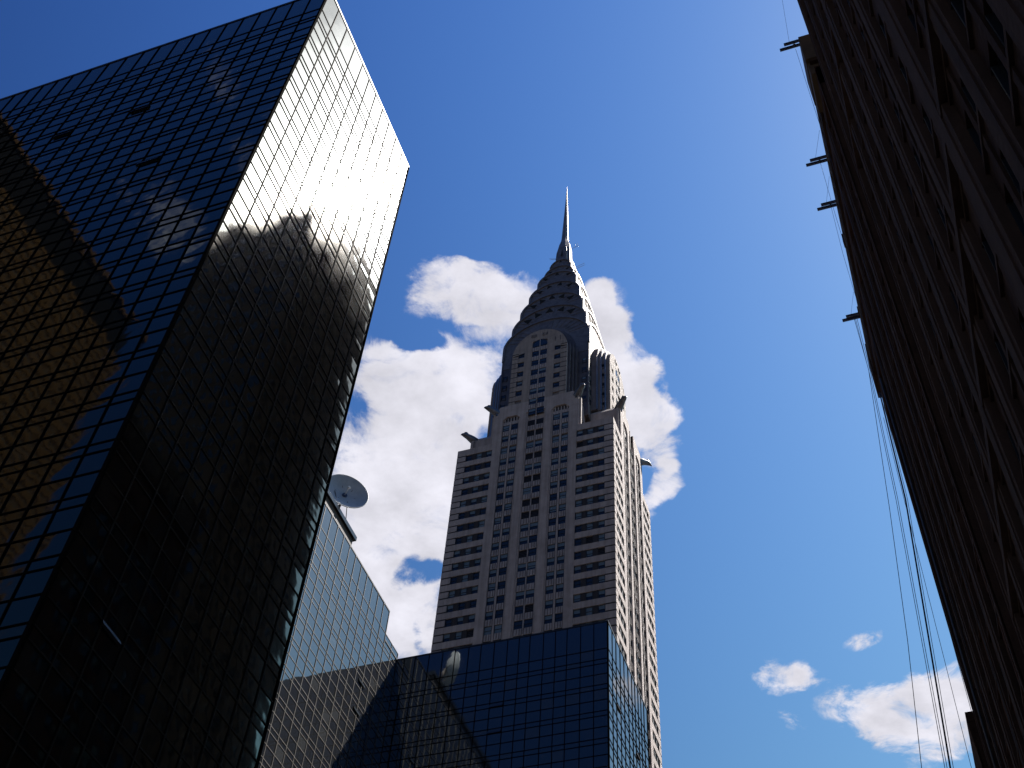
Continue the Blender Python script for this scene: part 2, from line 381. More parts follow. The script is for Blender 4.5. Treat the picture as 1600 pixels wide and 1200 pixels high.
# ------------------------------------------------------------------ glass curtain walls
def zlines(top, zmin, tall=3.7):
    z = [top, top-tall]; k = 0
    while z[-1] > zmin:
        z.append(z[-1] - (1.37, .62, 1.36)[k % 3]); k += 1
    return z
def curtain(parent, loc, rz, us, zs, glass, mull, umax=None, thin=.075, bulge=1.0, gname='curtain_wall'):
    g = MB(); us = sorted(us); N = 5
    for a in range(len(us)-1):
        for c in range(len(zs)-1):
            u0, u1, z1, z0 = us[a], us[a+1], zs[c], zs[c+1]
            if umax and umax(u0, u1, z0, z1): continue
            w, h = u1-u0, z1-z0
            amp = bulge*rnd.uniform(.0005, .0042)*min(1.0, h/1.2)*(1 if rnd.random() < .8 else -.6)
            tx, tz = bulge*rnd.gauss(0, .0022), bulge*rnd.gauss(0, .0022)
            gl = glass + ('2' if rnd.random() < .09 else '')
            base = len(g.v)
            for j in range(N):
                for i in range(N):
                    s, t = i/(N-1), j/(N-1)
                    off = amp*math.sin(PI*s)*math.sin(PI*t)*1.0 + tx*(s-.5)*w + tz*(t-.5)*h
                    g.v.append((u0+s*w, -off, z0+t*h))
            for j in range(N-1):
                for i in range(N-1):
                    q = base+j*N+i
                    g.f.append((q, q+1, q+N+1, q+N)); g.m.append(g.mi(gl)); g.sm.append(True)
    g.build(gname, parent, loc, rz, fix=False)
    m = MB()
    for c, z in enumerate(zs):
        lo, hi = us[0], us[-1]
        if umax:
            ok = [(us[a], us[a+1]) for a in range(len(us)-1) if not umax(us[a], us[a+1], z-.3, z-.01)]
            if not ok: continue
            lo, hi = ok[0][0], ok[-1][1]
        m.box(lo, hi, -.045, .05, z-thin/2, z+thin/2, mull)
    for u in us:
        top, bot = zs[0], zs[-1]
        if umax:
            while umax(u-.1, u+.1, top-.3, top-.01) and top > bot: top = min(top - .1, top)
        m.box(u-thin/2, u+thin/2, -.06, .05, bot, top, mull)
    m.build('mullion_grid', parent, loc, rz, fix=False)
def vent(parent, loc, rz, u, z, w=1.35, h=.50):
    m = MB(); h = h*.8; m.box(u-w/2, u+w/2, -.035, .05, z-h/2, z+h/2, 'slot')
    m.face([(u-w/2, -.07, z+h/2), (u+w/2, -.07, z+h/2), (u+w/2, -.15, z-h/2+.02), (u-w/2, -.15, z-h/2+.02)], 'vent')
    m.box(u-w/2-.03, u-w/2, -.07, .03, z-h/2, z+h/2, 'mull'); m.box(u+w/2, u+w/2+.03, -.07, .03, z-h/2, z+h/2, 'mull')
    m.build('open_window', parent, loc, rz, fix=False)

TX, TY, TY2 = -28.7, 25.65, 41.4
tower = thing('glass_tower', (0, 0, 0), 'tall dark mirrored glass tower at the left with the sun glaring off its upper corner', 'tower')
uw = [-28.7,-30.19,-31.75,-33.18,-34.57,-36.02,-37.48,-38.91,-40.29,-41.78,-43.39,-44.84,-46.41,-48.08,-49.68,-51.38,-52.82,-54.19,-55.56,-56.94]
while uw[-1] > -64: uw.append(uw[-1] - rnd.choice((1.4, 1.45, 1.6, 1.65)))
ZT = zlines(90, 16)
curtain(tower, (0, TY, 0), 0, uw, ZT, 'glassd', 'mull', thin=.062, bulge=1.05)
us_ = [25.65,27.3,28.85,30.4,31.87,33.19,34.53,35.89,37.2,38.62,40.0,41.4]
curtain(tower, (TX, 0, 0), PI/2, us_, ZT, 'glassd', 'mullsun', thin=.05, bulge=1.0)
b = MB(); b.box(-85, TX-.06, TY+.06, TY2, G0, 89.9, 'bodyd'); b.build('core', tower)
b = MB(); b.box(-85, TX+.05, TY-.05, TY2+.02, 89.96, 90.22, 'cope'); b.build('roof_coping', tower)
for (q0, q1) in ((TY-.07, TY+.10), (TY2-.05, TY2+.06)):
    b = MB(); b.box(TX-.10, TX+.07, q0, q1, 16, 90.0, 'mull'); b.build('corner_post', tower)
for (u, zc) in ((-40.9, 77.15), (-47.25, 77.1), (-37.0, 67.3)): vent(tower, (0, TY, 0), 0, u, zc, 1.5, .5)
vent(tower, (TX, 0, 0), PI/2, 29.45, 30.6, 1.35, .26)

gb = thing('glass_building', (0, 0, 0), 'lower blue glass building with a recessed wing, in front of the tall brick skyscraper', 'building')
uwing = [100 - 1.62*k for k in range(36)]
uwing = sorted(set([96.3, 98.2, 100.0] + [96.3 - 1.62*k for k in range(1, 34)]))
zw = [94.2, 90.93, 89.3, 88.66]
while zw[-1] > 50: zw += [zw[-1]-1.37, zw[-1]-2.74, zw[-1]-3.36]
def wing_cut(u0, u1, z0, z1): return (u0+u1)/2 > 96.3 and z1 > 90.95
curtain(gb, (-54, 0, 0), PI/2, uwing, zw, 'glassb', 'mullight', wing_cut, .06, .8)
ub = [-28.69,-30.3,-31.81,-33.38,-34.72,-36.12,-37.72,-39.01,-40.38,-41.96,-43.56,-45.06,-46.72,-48.24,-49.91,-51.65,-53.0,-54.0]
curtain(gb, (0, 100, 0), 0, ub, zlines(90, 58), 'glassb', 'mull', thin=.065, bulge=.9)
curtain(gb, (TX, 0, 0), PI/2, [100,101.65,103.14,104.8,106.35,108.05,109.6,110.9,112.27,113.5,114.8,116.4], zlines(90, 58), 'glassb', 'mull', thin=.065, bulge=.9)
b = MB(); b.box(-80, -54.06, 41.46, 96.24, G0, 94.1, 'bodyd'); b.box(-80, -54.06, 96.24, 116.3, G0, 89.9, 'bodyd'); b.box(-54.05, TX-.06, 100.06, 116.34, G0, 89.88, 'bodyd'); b.build('core', gb)
b = MB(); b.box(-80, -53.94, 41.5, 96.36, 94.16, 94.34, 'cope'); b.box(-80, -53.92, 96.37, 116.4, 89.97, 90.14, 'cope'); b.box(-53.91, TX+.05, 99.95, 116.43, 89.97, 90.15, 'cope'); b.build('roof_coping', gb)
for (q0, q1) in ((99.93, 100.1), (116.32, 116.46)):
    b = MB(); b.box(TX-.1, TX+.07, q0, q1, 58, 90, 'mull'); b.build('corner_post', gb)
for (u, zc) in ((93.0, 81.4), (93.05, 77.8)): vent(gb, (-54, 0, 0), PI/2, u, zc, 1.45, .45)
for (u, zc) in ((-41.2, 81.15), (-41.2, 77.8)): vent(gb, (0, 100, 0), 0, u, zc, 1.5, .45)
for (u, zc) in ((103.9, 81.2), (111.6, 80.4)): vent(gb, (TX, 0, 0), PI/2, u, zc, 1.3, .45)
b = MB(); b.box(-66, -55.3, 58, 87.3, 94.3, 97.7, 'roofbrown'); b.box(-66.2, -55.0, 57.8, 87.6, 97.7, 98.3, 'bodyd')
b.box(-55.32, -55.22, 58, 79.5, 94.4, 97.6, 'bodyd')
b.build('penthouse', gb)

# satellite dish on the roof
DC = Vector((-54.9, 83.2, 101.55))
ray = DC.normalized()
dn = (-ray*.56 + (cr*.48 + cu*.88).normalized()*.83).normalized()
dsh = thing('satellite_dish', (-56.2, 84.0, 98.3), 'large pale satellite dish on the roof edge of the glass building', 'satellite dish')
ax = dn.orthogonal().normalized(); ay = dn.cross(ax)
loc0 = Vector((-56.2, 84.0, 98.3))
def dp(r, t, d): return DC - loc0 + (ax*math.cos(t) + ay*math.sin(t))*r + dn*d
RD = 2.6
b = MB(); rings = []
prof = [(0.02, -.78), (.6, -.73), (1.2, -.58), (1.8, -.35), (2.2, -.15), (RD, 0.0)]
b.loft([[dp(r, 2*PI*q/40, d) for q in range(40)] for r, d in prof], 'dish', cap=False)
b.loft([[dp(r+.03, 2*PI*q/40, d-.06) for q in range(40)] for r, d in prof], 'dishrim', cap=False)
b.build('reflector', dsh, fix=False)
b = MB(); b.tube([dp(RD+.02, 2*PI*q/40, -.02) for q in range(41)], .06, 'dishrim'); b.build('rim', dsh)
b = MB(); b.tube([dp(0, 0, -.75), dp(0, 0, .55)], [.07, .05], 'dishrim', 8); b.tube([dp(0, 0, -.76), dp(0, 0, -.66)], .32, 'beam', 12); b.tube([dp(0, 0, .5), dp(0, 0, .72)], [.18, .13], 'dishrim', 10); b.build('feed_horn', dsh)
b = MB()
back = dp(0, 0, -1.0)
for q in range(6): b.tube([back, dp(1.5, 2*PI*q/6+.3, -.52)], .05, 'rust')
b.tube([back, Vector((0.2, -.1, 1.2))], .16, 'rust', 8)
for (fx, fy) in ((.9, 1.0), (.9, -1.0), (-.8, 1.0), (-.8, -1.0)):
    b.tube([Vector((.2, -.1, 1.25)), Vector((fx, fy, 0))], .07, 'rust')
b.tube([dp(1.3, 2.6, -.5), Vector((.9, -1.0, .1))], .05, 'rust'); b.tube([dp(1.3, 4.4, -.5), Vector((.9, 1.0, .1))], .05, 'rust')
b.build('mount', dsh)

# ------------------------------------------------------------------ the brick skyscraper
SX, SY = -59.4, 167.5
HX, HY = 16.95, 14.2
sk = thing('skyscraper', (SX, SY, 0), 'tall pale brick skyscraper with steel arched crown and needle spire', 'skyscraper')
win = Windows(sk, (SX, SY, 0))
FL = 3.414; Z0 = 189.9; ZB = 191.8
def face(rz, half, dist, full):
    sc = 1.0 if half > 15 else .895
    edge = half - .02
    def mu(u):
        s = 1 if u >= 0 else -1; u = abs(u)
        return s*(u*sc if u <= 9.5 else 9.5*sc + (u-9.5)*(edge-9.5*sc)/(16.93-9.5))
    w = MB(); db = w; sp = MB()
    def B(t, u0, u1, n0, n1, z0, z1, k):
        a, c = sorted((mu(u0), mu(u1))); t.box(a, c, -dist-n1, -dist-n0, z0, z1, k)
    KM = 26; zbot = Z0 - KM*FL
    for sg in (-1, 1):
        B(w, sg*16.93, sg*9.16, -.6, 0, Z0+.02, ZB, 'brick')
        for k in range(KM):
            zt = Z0 - k*FL; zb = zt - 1.95
            B(w, sg*16.93, sg*9.16, -.6, 0, zt-FL+.01, zb-.01, 'brick')         # spandrel course
            B(w, sg*16.93, sg*15.0, -.6, 0.003, zb+.30, zt-.30, 'brick')         # corner brick
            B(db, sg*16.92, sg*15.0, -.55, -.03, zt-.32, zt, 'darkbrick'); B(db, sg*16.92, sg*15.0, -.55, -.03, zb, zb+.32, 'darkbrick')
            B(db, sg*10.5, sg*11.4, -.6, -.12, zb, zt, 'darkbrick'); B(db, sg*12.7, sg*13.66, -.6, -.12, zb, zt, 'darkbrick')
            if full:
                for (a, c) in ((9.18, 10.5), (11.4, 12.7), (13.66, 14.96)):
                    x0, x1 = sorted((mu(sg*a), mu(sg*c)))
                    win.add((x0+x1)/2, -dist+.24, zb, x1-x0-.02, 1.95, style(.28, .02), rz, zt > 139.5)
        # piers
        B(w, sg*7.35, sg*9.14, -.6, .012, zbot, 199.6, 'brick'); B(w, sg*9.14, sg*9.5, -.6, -.01, ZB, 199.6, 'brick')
        B(w, sg*2.15, sg*3.5, -.6, .012, zbot, 203.3, 'brick')
        B(w, sg*1.78, sg*2.15, -.6, -.22, zbot, 203.3, 'brick'); B(w, sg*3.5, sg*3.88, -.6, -.22, zbot, 199.6, 'brick')
        B(w, sg*7.30, sg*7.35, -.6, -.2, zbot, 199.6, 'brick')
        B(w, sg*5.42, sg*5.80, -.6, -.18, zbot, 198.1, 'brick')
        # louvred head of the side bays
        B(w, sg*3.88, sg*7.3, -.6, -.3, 197.15, 198.15, 'spandrel')
        B(db, sg*3.9, sg*7.3, -.6, -.45, 198.15, 199.6, 'louvre')
        for q in range(5): B(w, sg*(4.15+q*.66), sg*(4.40+q*.66), -.45, -.25, 198.15, 199.3, 'spandrel')
        for (ua, ub_) in ((3.5, 4.4), (7.35, 6.45)):
            pr = [(mu(sg*ua), 199.62), (mu(sg*ub_), 199.62), (mu(sg*ua), 198.6)]
            w.prism(pr, -dist-.005, -dist+.5, 'brick')
    B(w, -.1, .1, -.6, -.2, zbot, 203.2, 'spandrel')
    for k in range(-2, KM):
        zt = Z0 - k*FL + (.35 if k < 0 else 0); zb = zt - 1.95
        for (a, c, pl) in ((-7.3, -5.8, 0), (-5.42, -3.88, 0), (-1.78, -.1, 1), (.1, 1.78, 1), (3.88, 5.42, 0), (5.8, 7.3, 0)):
            x0, x1 = sorted((mu(a), mu(c)))
            sp.box(x0, x1, -dist+.20, -dist+.62, zb-FL+1.95, zb, 'spandrel')
            wd = x1-x0
            for q in (.0, .34, .67, .93):
                sp.box(x0+wd*q, x0+wd*q+.10, -dist+.13, -dist+.3, zb-FL+2.02, zb-.05, 'rib')
            if full:
                if pl and a < 0: lou = (rnd.random() < .32)
                st = ('louvre' if rnd.random() < .9 else 'dark') if (pl and lou) else style(.3)
                win.add((x0+x1)/2, -dist+.34, zb, wd-.02, 1.95, st, rz, zt > 139.5)
    # cap of the arm with sloped shoulders
    hw = 9.5*sc
    cap = [(-hw, 199.6), (-hw, 201.2), (-hw+1.3, 203.3), (hw-1.3, 203.3), (hw, 201.2), (hw, 199.6)]
    sil = [(mu(-1.78), 203.3), (mu(-1.78), 199.6)]
    left = [(-hw, 199.6), (-hw, 201.2), (-hw+1.3, 203.3), (mu(-1.78), 203.3), (mu(-1.78), 199.6)]
    w.prism(left, -dist-.0, -dist+.6, 'brick'); w.prism([(-x, z) for x, z in left], -dist-.0, -dist+.6, 'brick')
    body = [(-hw+.01, ZB-.8), (-hw+.01, 201.2), (-hw+1.3, 203.29), (hw-1.3, 203.29), (hw-.01, 201.2), (hw-.01, ZB-.8)]
    w.prism(body, -dist+.58, -9.5, 'brick')
    # arched recess in the flanks of the arm
    for sg in (-1, 1):
        pr = arch(1.55, 192.0, 194.6, 196.6, 12, 0)
        w2 = [(-dist+2.4+x, z) for x, z in pr]
        i = len(w.v); n = len(w2); xx = sg*(hw+.03)
        w.v += [(xx, y, z) for y, z in w2]; w.f.append(tuple(i+q for q in range(n))); w.m.append(w.mi('tan')); w.sm.append(False)
        w.box(min(sg*(hw-.2), sg*(hw+.45)), max(sg*(hw-.2), sg*(hw+.45)), -dist+.35, -dist+.85, ZB-.5, 200.9, 'brick')
    w.build('brick_facade', sk, rz=rz, fix=True); sp.build('spandrel_panel', sk, rz=rz)
    # dormer with arched top
    d = MB(); dist2 = dist if half > 15 else dist
    dw = 6.5*(1 if half > 15 else 1.0)
    dd = min(dist, 14.2)
    d.prism(arch(dw, 202.8, 220.6, 228.9, 28), -dd+.32, -8.5, 'limest', smooth=False)
    for sg in (-1, 1):
        lo, hi = sorted((sg*1.78, sg*3.55)); d.box(lo, hi, -dd, -dd+.33, 203.31, 225.4, 'crownbrick')
        lo, hi = sorted((sg*5.02, sg*6.46)); d.box(lo, hi, -dd, -dd+.33, 203.31, 220.4, 'crownbrick')
        for k in range(6):
            zt = 204.35 + k*FL
            if k: d.box(min(sg*3.56, sg*5.01), max(sg*3.56, sg*5.01), -dd+.03, -dd+.33, zt-FL+.1, zt-1.75, 'crownbrick')
            for zz in (zt-.05, zt-1.75):
                if zz > 203.6: d.box(min(sg*5.0, sg*6.47), max(sg*5.0, sg*6.47), -dd-.012, -dd+.1, zz-.11, zz+.11, 'darkbrick')
    # masonry above the windows following the arch
    top_o = [(6.47*math.cos(t), 220.6+8.25*math.sin(t)) for t in [PI*j/28 for j in range(29)]]
    top_i = [(3.62*math.cos(t), 221.3+3.9*math.sin(t)) for t in [PI*j/28 for j in range(29)]]
    d.ring(top_o, top_i, -dd+.02, -dd+.33, 'crownbrick')
    d.build('dormer', sk, rz=rz)
    if full:
        for k in range(6):
            zt = 204.35 + k*FL
            for sg in (-1, 1):
                if zt - 1.75 > 203.2 or k: win.add(sg*4.28, -dd+.2, max(zt-1.75, 203.35), 1.38, min(1.75, zt-203.35), style(.6), rz)
        for k in range(7):
            zt = 200.6 + k*FL
            for sg in (-1, 1):
                win.add(sg*.92, -dd+.16, zt-1.9, 1.62, 1.9, style(.55, .05), rz)
        e = MB()
        for k in range(7):
            zt = 200.6 + k*FL
            for sg in (-1, 1):
                lo, hi = sorted((sg*.1, sg*1.76)); e.box(lo, hi, -dd+.08, -dd+.33, zt+.05, zt+FL-1.95, 'spandrel')
                for q in (.1, .62, 1.2): e.box(sg*.1+sg*q-.05, sg*.1+sg*q+.05, -dd+.03, -dd+.2, zt+.1, zt+FL-2.0, 'rib')
        e.box(-.1, .1, -dd+.06, -dd+.33, 203.31, 222.9, 'spandrel'); e.build('mullion', sk, rz=rz)
        e = MB(); e.prism(arch(1.72, 222.9, 223.4, 225.2, 14), -dd+.10, -dd+.3, 'pane'); e.box(-.08, .08, -dd+.02, -dd+.2, 222.5, 225.25, 'spandrel')
        e.ring(arch(1.80, 222.9, 223.4, 225.3, 14), arch(1.66, 222.9, 223.4, 225.1, 14), -dd+.05, -dd+.3, 'frame'); e.build('arched_window', sk, rz=rz)
        for uu, zz in ((-1.55, 226.4), (1.15, 226.4)): win.add(uu, -dd+.0, zz, 1.1, .95, 'dark', rz)
        win.add(4.28, -dd+.12, 223.2, 1.3, 1.6, 'dark', rz)
    # stepped metal ribs behind the dormer
    m = MB()
    for q, (a, zt, y) in enumerate(((6.95, 229.6, .95), (7.45, 230.5, 1.75), (7.95, 231.5, 2.55))):
        m.prism(arch(a, 203.3, 220.8, zt, 28), -dd+y, -8.0, 'steeldark' if half > 15 else 'limest', smooth=False)
        o = arch(a+.10, 203.35, 220.8, zt+.10, 28); i = arch(a-.25, 203.35, 220.8, zt-.25, 28)
        m.ring(o, i, -dd+y-.10, -dd+y+.15, 'steelrim' if half < 15 else 'steeldark')  # brighter rim steel on the sunny face, sunlight put into its colour
    m.build('arched_rib', sk, rz=rz)
    if full:
        for k in range(5):                                          # windows in the flank of the dormer
            zt = 204.9 + k*FL
            sgn = 1 if rz == 0 else -1
            yy = (dd-1.6)
            if rz == 0: win.add(-yy, -6.98, zt-.2, .8, 1.6, 'full', PI/2)
            else: win.add(yy, -6.98, zt-.2, .95, 1.6, 'full', 0.0)

face(0.0, HX, HY, True)
face(PI/2, HY, HX, True)
# plain far sides keep their setback arms and dormers
face(PI, HX, HY, False); face(-PI/2, HY, HX, False)
b = MB(); b.box(-HX+.6, HX-.6, -HY+.6, HY-.6, G0, 190.6, 'brick'); b.box(-HX+.1, HX-.1, -HY+.1, HY-.1, 100.7, 101.5, 'brick')
b.box(-HX+.02, HX-.02, -HY+.02, HY-.02, G0, 100.8, 'brick')
b.box(-HX+.5, HX-.5, -HY+.5, HY-.5, 190.61, 191.2, 'cope'); b.box(-9.0, 9.0, -9.0, 9.0, 191, 203.6, 'limest')
b.build('shaft', sk)
# metal clad drum of the crown
b = MB(); CD = 10.35
b.box(-CD, CD, -CD, CD, 199.0, 226.5, 'steeldark')
for sx_ in (-1, 1):
    for sy_ in (-1, 1):
        x, y = sx_*(CD-.05), sy_*(CD-.05); b.box(min(x-.2, x+.2), max(x-.2, x+.2), y-.2, y+.2, 199, 227, 'steeldark')
b.build('crown_drum', sk)
for rz in (0.0, PI/2):
    for k in range(5):
        for sg in (-1, 1):
            win.add(sg*9.42, -CD-.05, 203.9 + k*FL, 1.0, 1.75, style(.7), rz)

# terraced arches of the crown
T = [(10.43, 229.6, 238.2), (9.15, 238.0, 245.4), (7.9, 246.2, 252.6), (6.5, 254.6, 259.9), (5.05, 262.6, 266.9), (3.8, 267.8, 271.4), (2.8, 272.8, 276.0)]
zb = 222.0
for q, (d_, zs, zt) in enumerate(T):
    m = MB(); e = d_*.004+.03
    m.prism(arch(d_, zb, zs, zt, 32), -d_, d_, 'steel', smooth=False)
    pr = arch(d_-e, zb, zs, zt-.02, 32); n = len(pr); i = len(m.v)
    m.v += [(-(d_-e), x, z) for x, z in pr] + [((d_-e), x, z) for x, z in pr]
    m.f.append(tuple(i+a for a in range(n))); m.f.append(tuple(i+n+a for a in reversed(range(n)))); m.m += [m.mi('steel')]*2; m.sm += [False]*2
    for a in range(n):
        c = (a+1) % n; m.f.append((i+a, i+n+a, i+n+c, i+c)); m.m.append(m.mi('steel')); m.sm.append(False)
    rt = .42 if q < 5 else .22
    for rz in (0, 1, 2, 3):
        r_ = MB()
        r_.ring(arch(d_+.06, zs-4.5, zs, zt+.08, 32), arch(d_-rt, zs-4.5, zs, zt-rt*1.1, 32), -d_-.22, -d_-.02, 'steelrim' if rz == 1 else 'steel')  # only the sunny side's rims use brighter steel, standing in for sun glints
        nt_ = (7, 7, 6, 5, 5, 3, 2)[q]
        for j in range(nt_*2+1):                                     # standing seams fanning out from the arch centre
            ph = PI*(.08 + .84*j/(nt_*2))
            p0 = (d_*.55*math.cos(ph), zs + (zt-zs)*.55*math.sin(ph)); p1 = (d_*.95*math.cos(ph), zs + (zt-zs)*.95*math.sin(ph))
            tx, tz = -(p1[1]-p0[1]), (p1[0]-p0[0]); L = math.hypot(tx, tz); tx, tz = tx/L*.05, tz/L*.05
            r_.prism([(p0[0]-tx, p0[1]-tz), (p1[0]-tx, p1[1]-tz), (p1[0]+tx, p1[1]+tz), (p0[0]+tx, p0[1]+tz)], -d_-.07, -d_, 'steel')
        R3 = Matrix.Rotation(rz*PI/2, 3, 'Z'); i = len(m.v)
        m.v += [tuple(R3 @ Vector(p)) for p in r_.v]; m.f += [tuple(i+a for a in f) for f in r_.f]; m.m += [m.mi(r_.mats[a]) for a in r_.m]; m.sm += r_.sm
    tier = m.build('crown_arch', sk)
    if q >= 1:
        nt_ = (0, 5, 5, 4, 3, 2, 1)[q]
        for rz in (0.0, PI/2):
            for j in range(nt_):
                ph = PI*(.20 + .60*(j+.0)/(nt_-1)) if nt_ > 1 else PI/2
                f0, f1 = .66, .90
                c0 = Vector((d_*f0*math.cos(ph), zs + (zt-zs)*f0*math.sin(ph))); c1 = Vector((d_*f1*math.cos(ph), zs + (zt-zs)*f1*math.sin(ph)))
                t_ = (c1-c0); nrm = Vector((-t_.y, t_.x)).normalized()*d_*.105
                g = MB(); g.prism([tuple(c0-nrm), tuple(c1), tuple(c0+nrm)], -d_-.09, -d_+.02, 'slot')
                g.build('triangular_window', tier, rz=rz)
    zb = zs - 6.0
# needle
m = MB()
prof = [(272, 2.15), (277, 2.12), (281, 2.05), (284.5, 1.95), (287.5, 1.55), (289.6, 1.08), (291, .96), (300, .66), (310, .34), (318.6, .08), (320.6, .015)]
m.loft([[(r*math.cos(2*PI*a/8+PI/8)*1.0, r*math.sin(2*PI*a/8+PI/8), z) for a in range(8)] for z, r in prof], 'steel', smooth=False)
def lean(z): return 2.22 - max(0, z-279.5)*.115
for rz in range(4):
    r_ = MB()
    o = [(-1.2, 274.5), (-1.2, 282.5), (-.75, 286.4), (0, 289.4), (.75, 286.4), (1.2, 282.5), (1.2, 274.5)]
    f0 = [(x, -lean(z), z) for x, z in o]; f1 = [(x, -lean(z)+.5, z) for x, z in o]
    r_.face(f0, 'steel')
    for a in range(7): r_.face([f0[a], f0[(a+1) % 7], f1[(a+1) % 7], f1[a]], 'steel')
    r_.face([(x, -lean(z)-.03, z) for x, z in ((-.28, 279), (0, 283.0), (.28, 279))], 'slot')
    R3 = Matrix.Rotation(rz*PI/2, 3, 'Z'); i = len(m.v)
    m.v += [tuple(R3 @ Vector(p)) for p in r_.v]; m.f += [tuple(i+a for a in f) for f in r_.f]; m.m += [m.mi(r_.mats[a]) for a in r_.m]; m.sm += r_.sm
m.build('spire', sk)
for (z, pts) in ((284.0, [((1.6, -.5, 0), (4.2, -.8, .2)), ((3.3, -.7, .1), (3.3, -.9, 1.6)), ((3.9, -.8, .1), (3.9, -1.0, 1.5))]),
                 (273.0, [((2.4, -1, 0), (6.2, -1.4, .7)), ((2.4, -1, -.9), (6.4, -1.5, -.3))]), (281.0, [((-2, -.5, 0), (-4.0, -1, .1)), ((-2, -.6, -.5), (-3.6, -1, -.5))])):
    m = MB()
    for p0, p1 in pts: m.tube([p0, p1], .045, 'steelrim')
    m.build('antenna', sk, (0, 0, z))
# steel eagles at the setback corners
e = MB(); rings = []
def sec(x, zc, wy, wz, n=12): return [(x, wy*math.cos(2*PI*a/n), zc + wz*math.sin(2*PI*a/n)) for a in range(n)]
for (x, zc, wy, wz) in ((-1.9, -.7, .7, .9), (-.9, -.55, .92, 1.15), (.1, -.3, .95, 1.12), (1.0, .0, .82, .92), (1.7, .2, .68, .74), (2.2, .32, .66, .62), (2.65, .32, .56, .54), (2.95, .24, .40, .42), (3.25, .08, .24, .30), (3.45, -.10, .12, .18), (3.5, -.28, .05, .07)):
    rings.append(sec(x, zc, wy, wz))
e.loft(rings, 'eagle')
for sg in (-1, 1):
    e.loft([sec(1.7, .80, .10, .10, 8), sec(2.2, .98, .17, .2, 8), sec(2.75, .78, .08, .1, 8)], 'eagle')
    i0 = len(e.v)-24
    e.v[i0:] = [(x, y+sg*.36, z) for x, y, z in e.v[i0:]]
e.box(-1.9, .3, -.62, .62, -1.7, -.75, 'eagle')
eme = e.mesh('eagle_gargoyle')
for (x, y, a) in ((-9.1, -HY+.35, 225), (9.1, -HY+.35, -45), (HX-.35, -8.1, -45), (HX-.35, 8.1, 45), (-HX+.35, -8.1, 225), (-HX+.35, 8.1, 135), (9.1, HY-.35, 45), (-9.1, HY-.35, 135)):
    o = bpy.data.objects.new('eagle_gargoyle', eme); COL.objects.link(o); o.parent = sk; o.location = (x, y, 202.3); o.rotation_euler = (0, R(-2), R(a)); o.scale = (.88, .92, .92)
win.finish(100)

# ------------------------------------------------------------------ masonry blocks across the street and behind
def block(name, label, x, y0, y1, top, depth, bay, fl, mats, pier=1.1, proud=.16, nwin=2, most=100, zlow=4.0, cat='building', cornice=None):
    wallm, pierm = mats
    L = y1 - y0
    root = thing(name, (x, y1, 0), label, cat, rz=-PI/2)            # local x runs from y1 towards y0, local -y faces the street
    w = MB(); w.box(.02, L-.02, .45, depth, G0, top-.3, wallm); 
    p = MB(); n = max(1, round(L/bay)); bw = L/n
    for j in range(n+1):
        c = j*bw; hw = pier/2*(1.35 if j % 3 == 0 else 1.0)
        a, d = max(0.0, c-hw), min(L, c+hw)
        p.box(a, d, -proud*(1.0 if j % 3 == 0 else .55), .6, G0, top-1.2, pierm)
        p.box(max(0, c-hw*.45), min(L, c+hw*.45), -proud*(1.0 if j % 3 == 0 else .55)-.05, 0, G0, top-1.6, pierm)
    s = w; W2 = Windows(root, (x, y1, 0))
    fx = Matrix.Rotation(-PI/2, 3, 'Z')
    nf = int((top-2.5-zlow)/fl)
    for k in range(nf):
        z = zlow + k*fl
        for j in range(n):
            a, d = j*bw+pier/2, (j+1)*bw-pier/2
            s.box(a, d, .12, .6, z+fl*.58, z+fl-.01, wallm)          # spandrel
            s.box(a, d, .02, .3, z+fl-.14, z+fl+.06, pierm)          # sill
            ww = (d-a)/nwin
            for q in range(nwin):
                if q: s.box(a+q*ww-.14, a+q*ww+.14, .05, .6, z, z+fl, wallm)
                cxx = a+(q+.5)*ww
                cc = fx @ Vector((cxx, .3, z+fl*.3)) + Vector((x, y1, 0))
                W2.items.append((screen_area(cc, ww-.3, fl*.55, (-1, 0, 0)), cxx, .3, z+.07, round(ww-.30, 2), round(fl*.56, 2), style(.7), 0.0))
    w.build('wall', root); p.build('pier', root)
    W2.finish(most)
    return root, w

ra, _ = block('brick_building', 'tall dark brown brick building with stone piers towering over the right edge', 4.6, -24, 37.5, 126, 28, 3.45, 3.7, ('brownA', 'stoneA'))
b = MB(); b.box(-.0, 61.5, -.25, 28, 124.7, 126, 'stoneA'); b.build('parapet', ra)
for z in (30, 63, 97):
    b = MB(); b.box(.01, 61.4, -.20, .5, z, z+.5, 'stoneA'); b.build('string_course', ra)

rb, _ = block('brick_building', 'dark brick block with davit beams along its cornice, farther down the right side', 4.17, 38.0, 69.0, 81.0, 26, 4.4, 3.6, ('redA', 'brownA'), pier=1.5, proud=.09, nwin=2)
b = MB()
b.box(0, 31, -.30, 26, 83.9, 85.0, 'ochre'); b.box(0.01, 31, -.20, 1, 82.2, 83.89, 'brownA'); b.box(.02, 31, -.26, 1, 81.0, 82.19, 'brownA')
for q in range(24): b.box(.3+q*1.28, .75+q*1.28, -.28, .4, 82.3, 83.88, 'ochre')
b.box(.03, 31, -.10, 1, 77.3, 80.0, 'redA'); b.box(.05, 31, -.12, .9, 77.9, 78.2, 'brownA')
b.box(27.4, 31.05, -.50, 3, 81.4, 85.3, 'ochre'); b.box(27.7, 30.7, -.42, 3, 79.6, 81.38, 'ochre')
b.box(13.2, 13.9, -.38, .6, 84.2, 85.2, 'brownA'); b.box(6.0, 6.6, -.37, .6, 84.3, 85.15, 'brownA'); b.box(-.05, 2.6, -.36, .6, 80.9, 85.1, 'brownA')
b.build('cornice', rb)
